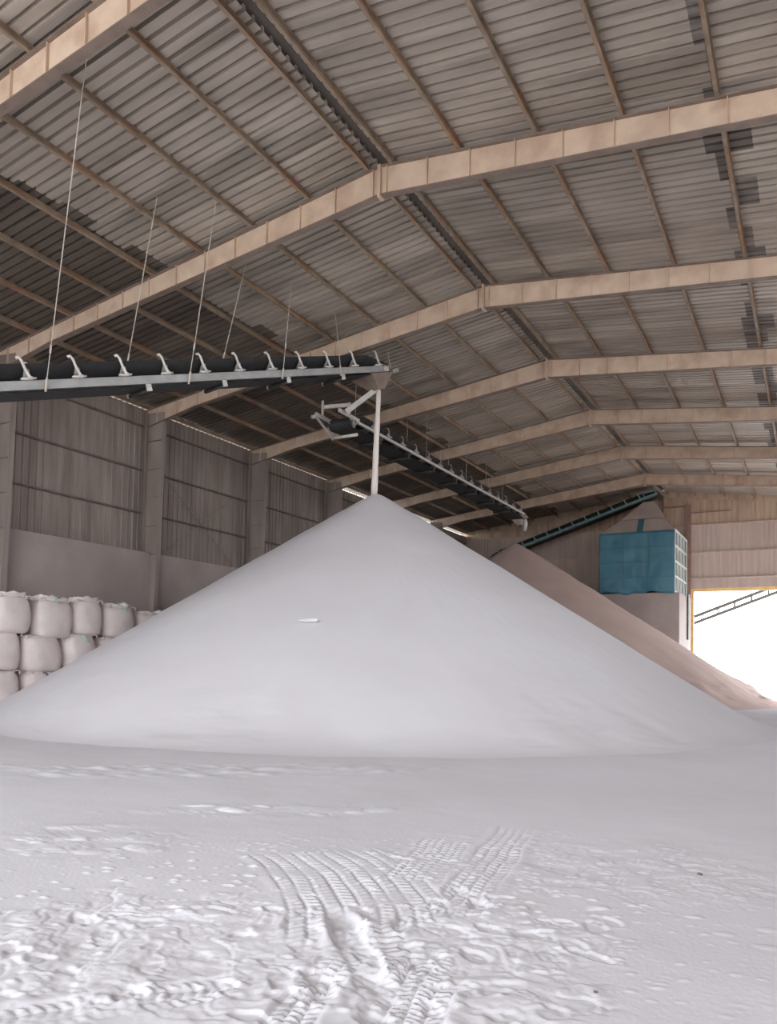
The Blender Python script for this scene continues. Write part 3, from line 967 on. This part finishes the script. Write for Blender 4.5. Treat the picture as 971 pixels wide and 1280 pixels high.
md4 = [(x + (cxm - x) * t_, y + (cym - y) * t_, BZ1 + (apz - BZ1) * t_) for x, y, z in lo4]
hi4 = [(cxm - 0.3, cym - 0.3, apz), (cxm + 0.3, cym - 0.3, apz), (cxm + 0.3, cym + 0.3, apz), (cxm - 0.3, cym + 0.3, apz)]
rel(MB().add(lo4 + md4, [(0, 1, 5, 4), (1, 2, 6, 5), (2, 3, 7, 6), (3, 0, 4, 7)])).build('bin_roof_sheet', M['bin_roof'], bn)
md4b = [(x + (x - cxm) * 0.012, y + (y - cym) * 0.012, z + 0.02) for x, y, z in md4]
rel(MB().add(md4b + hi4, [(0, 1, 5, 4), (1, 2, 6, 5), (2, 3, 7, 6), (3, 0, 4, 7), (4, 5, 6, 7)])).build('bin_roof_sheet', M['bin_roof'], bn)
pa, pb = Vector(lo4[0]), Vector(lo4[1])
u0, u1 = pa.lerp(pb, 0.50), pa.lerp(pb, 0.58)
ma, mb_ = Vector(md4[0]), Vector(md4[1])
w0, w1 = ma.lerp(mb_, 0.42), ma.lerp(mb_, 0.56)
off = Vector((0, -0.03, 0.03))
rel(MB().add([u0 + off, u1 + off, w1 + off, w0 + off, u0 + off * 0.2, u1 + off * 0.2, w1 + off * 0.2, w0 + off * 0.2],
             [(0, 1, 2, 3), (7, 6, 5, 4), (0, 4, 5, 1), (1, 5, 6, 2), (2, 6, 7, 3), (3, 7, 4, 0)])).build('teal_patch', M['tarp'], bn)
rel(MB().box(BX1 + 0.27, BX1 + 0.36, 48.3, 48.9, 3.3, 6.0)).build('rail_post', M['yard_steel'], bn)

# outside conveyor truss beyond the doorway
tr = empty('conveyor_truss', (-7.3, 52.0, 0))
tag(tr, 'grey inclined conveyor truss outside the open doorway', 'conveyor')
PA, PB = Vector((-7.3, 52.0, 4.52)), Vector((3.2, 52.0, 8.65))
for dy in (0.0, 0.8):
    for dz, nm in ((0.2, 'top_chord'), (-0.22, 'bottom_chord')):
        MB().beam(PA - tr.location + Vector((0, dy, dz)), PB - tr.location + Vector((0, dy, dz)), 0.09, 0.10).build(nm, M['yard_steel'], tr)
for k in range(12):
    p = PA.lerp(PB, k / 11) - tr.location
    for dy in (0.0, 0.8):
        MB().beam(p + Vector((0, dy, -0.22)), p + Vector((0, dy, 0.22)), 0.06, 0.06, up=(0, 1, 0)).build('truss_post', M['yard_steel'], tr)
for x_, z_ in ((-6.9, 4.3), (2.6, 8.0)):
    MB().box(x_ + 7.3 - 0.06, x_ + 7.3 + 0.06, -0.05, 0.85, -0.05, z_).build('support_leg', M['yard_steel'], tr)


# ------------------------------------------------------------------ bulk bags along the left wall
def bulk_bag(loc, wx, wy, h, label, seed, tie='mint', lean=(0, 0), covered=False):
    rnd = random.Random(seed)
    root = empty('bulk_bag', loc)
    tag(root, label, 'bulk bag', 'bulk bags stacked along the left wall')
    seg, rings = 32, 15
    vs, fs = [], []
    ph = rnd.uniform(0, 6)
    for i in range(rings):
        t = i / (rings - 1)
        # bulging body, slightly narrower gathered shoulder
        b = 0.86 + 0.16 * math.sin(math.pi * min(1, (t * 0.95 + 0.08))) ** 0.8
        if t > 0.90:
            b *= 1 - 0.9 * (t - 0.90)
        if t < 0.07:
            b *= 0.90 + 0.10 * (t / 0.07)
        for k in range(seg):
            a = 2 * math.pi * k / seg
            ca, sa = math.cos(a), math.sin(a)
            e = 0.58
            x = math.copysign(abs(ca) ** e, ca) * wx / 2 * b
            y = math.copysign(abs(sa) ** e, sa) * wy / 2 * b
            fold = 0.012 * math.sin(5 * a + ph + 3 * t) + 0.010 * math.sin(11 * a + 2 * ph + 5 * t)
            r = 1 + fold
            corner = max(0.0, abs(ca * sa) * 2) ** 3
            z = h * t + (0.045 * corner if t > 0.95 else 0) + (0.02 * math.sin(3 * a + ph) if t > 0.8 else 0)
            vs.append((x * r + lean[0] * t, y * r + lean[1] * t, z))
    for i in range(rings - 1):
        for k in range(seg):
            a, b2 = i * seg + k, i * seg + (k + 1) % seg
            fs.append((a, b2, b2 + seg, a + seg))
    # sagging top
    n0 = (rings - 1) * seg
    prev = n0
    for ri, (sc_, dz) in enumerate(((0.8, -0.05), (0.45, -0.03), (0.2, 0.02))):
        st0 = len(vs)
        for k in range(seg):
            x, y, z = vs[n0 + k]
            cx_, cy_ = lean[0], lean[1]
            vs.append((cx_ + (x - cx_) * sc_, cy_ + (y - cy_) * sc_, h + dz + 0.015 * math.sin(7 * k + ph)))
        for k in range(seg):
            a, b2 = prev + k, prev + (k + 1) % seg
            fs.append((a, b2, st0 + (k + 1) % seg, st0 + k))
        prev = st0
    fs.append(tuple(range(prev, prev + seg)))
    fs.append(tuple(range(seg - 1, -1, -1)))
    MB().add(vs, fs).build('bag_body', M['bag'], root, True)
    # four lifting loops slumped over the top corners
    for sx, sy in ((1, 1), (1, -1), (-1, 1), (-1, -1)):
        x0, y0 = lean[0] + sx * wx * 0.38, lean[1] + sy * wy * 0.30
        x1, y1 = lean[0] + sx * wx * 0.40, lean[1] + sy * wy * 0.44
        hh = rnd.uniform(-0.01, 0.03)
        pts = [(x0, y0, h - 0.05), (x0 + 0.02 * sx, y0, h + hh), ((x0 + x1) / 2, (y0 + y1) / 2 + 0.02, h + hh + 0.03), (x1 + 0.01, y1, h + hh * 0.6), (x1, y1, h - 0.08)]
        MB().tube(pts, 0.016, 6).build('lift_loop', M['strap'], root, True)
    # ragged gathered hem round the top
    n_ = 40
    fv, ff = [], []
    for k in range(n_):
        a = 2 * math.pi * k / n_
        ca, sa = math.cos(a), math.sin(a)
        e = 0.58
        x, y = math.copysign(abs(ca) ** e, ca) * wx * 0.40, math.copysign(abs(sa) ** e, sa) * wy * 0.40
        up = 0.03 + 0.05 * max(0, math.sin(2 * a + ph)) + rnd.uniform(0, 0.05) + 0.07 * abs(ca * sa) * 2
        tilt = rnd.uniform(0.98, 1.12)
        up *= 0.2 if covered else 1.0
        fv += [(lean[0] + x, lean[1] + y, h - 0.06), (lean[0] + x * tilt, lean[1] + y * tilt, h + up * 0.8)]
    for k in range(n_):
        j = (k + 1) % n_
        ff.append((2 * k, 2 * j, 2 * j + 1, 2 * k + 1))
    MB().add(fv, ff).build('top_hem', M['bag'], root, True)
    # gathered filling spout
    x0, y0 = lean[0] + wx * rnd.uniform(0.10, 0.30), lean[1] + wy * rnd.uniform(-0.2, 0.2)
    if covered:
        if tie:
            MB().tube([(wx * 0.40 + lean[0], y0, h - 0.01), (wx * 0.47 + lean[0], y0 + 0.05, h - 0.03), (wx * 0.50 + lean[0], y0 + 0.08, h - 0.14), (wx * 0.51 + lean[0], y0 + 0.20, h - 0.20)], 0.024, 6).build('spout_tie', M['bag_tie'] if tie == 'mint' else M['dark_strap'], root, True)
        return root
    MB().tube([(x0 - 0.1, y0, h - 0.03), (x0, y0, h + 0.05), (x0 + 0.10, y0 + 0.10, h + 0.09), (x0 + 0.17, y0 + 0.2, h + 0.03)], [0.13, 0.07, 0.08, 0.10], 9).build('filling_spout', M['bag'], root, True)
    if tie:
        MB().tube([(x0 - 0.03, y0 - 0.02, h + 0.015), (x0 + 0.035, y0 + 0.02, h + 0.075)], 0.088, 9).tube([(x0 + 0.05, y0, h + 0.06), (wx * 0.46 + lean[0], y0 + 0.05, h + 0.0), (wx * 0.49 + lean[0], y0 + 0.08, h - 0.12)], 0.024, 6) \
            .build('spout_tie', M['bag_tie'] if tie == 'mint' else M['dark_strap'], root, True)
    return root


BXC = -20.19
KB = 0.951
bags = [
    # z, y centre, width along wall, height, label, tie
    (2.26, 14.35, 1.32, 1.10, 'bulk bag at the left end of the top row, cut by the picture edge', None),
    (2.16, 15.78, 1.40, 1.18, 'widest bulk bag of the top row, mint ties on its top, second from the left', 'mint'),
    (2.30, 17.08, 1.18, 1.13, 'narrow bulk bag of the top row between two with mint ties', None),
    (2.26, 18.42, 1.36, 1.06, 'top row bulk bag with a bright mint tie, fourth from the left', 'mint'),
    (2.24, 19.90, 1.40, 0.92, 'low bulk bag of the top row touching the slope of the white pile', 'mint'),
    (1.14, 14.02, 1.36, 1.12, 'bulk bag at the left end of the middle row, cut by the picture edge', None),
    (1.12, 15.46, 1.42, 1.06, 'round full bulk bag of the middle row under the widest top bag', None),
    (1.14, 16.84, 1.26, 1.14, 'middle row bulk bag half hidden by the pile, below the narrow one', 'mint'),
    (1.14, 18.20, 1.36, 1.10, 'middle row bulk bag of which only a top corner shows above the pile', None),
    (1.14, 19.60, 1.34, 1.08, 'middle row bulk bag buried behind the white pile', None),
    (0.02, 14.06, 1.36, 1.10, 'bulk bag at the left end of the bottom row, cut by the picture edge', None),
    (0.02, 15.50, 1.38, 1.08, 'bottom row bulk bag with a dark strap, half sunk in the pile foot', 'dark'),
]
for i, (z, yc, wy, h, lab, tie) in enumerate(bags):
    zb = max(0.0, 1.6 + (z - 1.6) * KB) if z > 0.5 else 0.0
    hb = h * KB if z > 0.5 else 1.6 + (z + h - 1.6) * KB
    bulk_bag((BXC, yc * KB, zb), 1.15, wy * KB, hb, lab, 100 + i, tie, (0.02 * math.sin(i * 2.1), 0.04 * math.sin(i * 1.7)), z < 2.0)

# ------------------------------------------------------------------ small things
def pebble(x, y, r, label, seed):
    rnd = random.Random(seed)
    vs, fs = [], []
    z0 = float(floor_height(np.array([x]), np.array([y]))[0])
    rows_, seg = 5, 8
    for i in range(rows_):
        a = math.pi * i / (rows_ - 1)
        for k in range(seg):
            b = 2 * math.pi * k / seg
            q_ = r * (1 + rnd.uniform(-0.18, 0.18))
            vs.append((q_ * math.sin(a) * math.cos(b) * 1.4, q_ * math.sin(a) * math.sin(b), q_ * 0.7 * math.cos(a)))
    for i in range(rows_ - 1):
        for k in range(seg):
            fs.append((i * seg + k, (i + 1) * seg + k, (i + 1) * seg + (k + 1) % seg, i * seg + (k + 1) % seg))
    o = MB().add(vs, fs).build('pebble', M['pebble'], None, True, (x, y, z0 + r * 0.45))
    tag(o, label, 'pebble', 'pebbles on the floor')


pebble(-0.79, 6.43, 0.017, 'small dark pebble lying on smooth sand at the right', 1)
pebble(-0.95, 3.85, 0.009, 'tiny dark pebble near the bottom right of the tracks', 2)

# white scrap on the near slope of the white pile
c_ = Vector((-10.155, 14.415, 2.50))
out = Vector((c_.x + 12.365, c_.y - 21.175, 0)).normalized()
nrm = Vector((out.x * 0.541, out.y * 0.541, 0.841))
side_ = Vector((-out.y, out.x, 0))
if side_.x < 0:
    side_ = -side_
dn = nrm.cross(side_).normalized()
vs, n = [], 14
for lay in (0.012, 0.03):
    for k in range(n):
        t = 2 * math.pi * k / n
        p = side_ * (0.23 * math.cos(t)) + dn * (0.055 * math.sin(t) * (1 + 0.2 * math.cos(3 * t))) + nrm * (lay + 0.02 + 0.012 * math.sin(2 * t))
        vs.append(p)
fs = [tuple(range(n, 2 * n)), tuple(range(n - 1, -1, -1))] + [(k, (k + 1) % n, n + (k + 1) % n, n + k) for k in range(n)]
tag(MB().add(vs, fs).build('plastic_scrap', M['scrap'], None, False, c_), 'small white scrap lying on the near slope of the white pile', 'scrap')
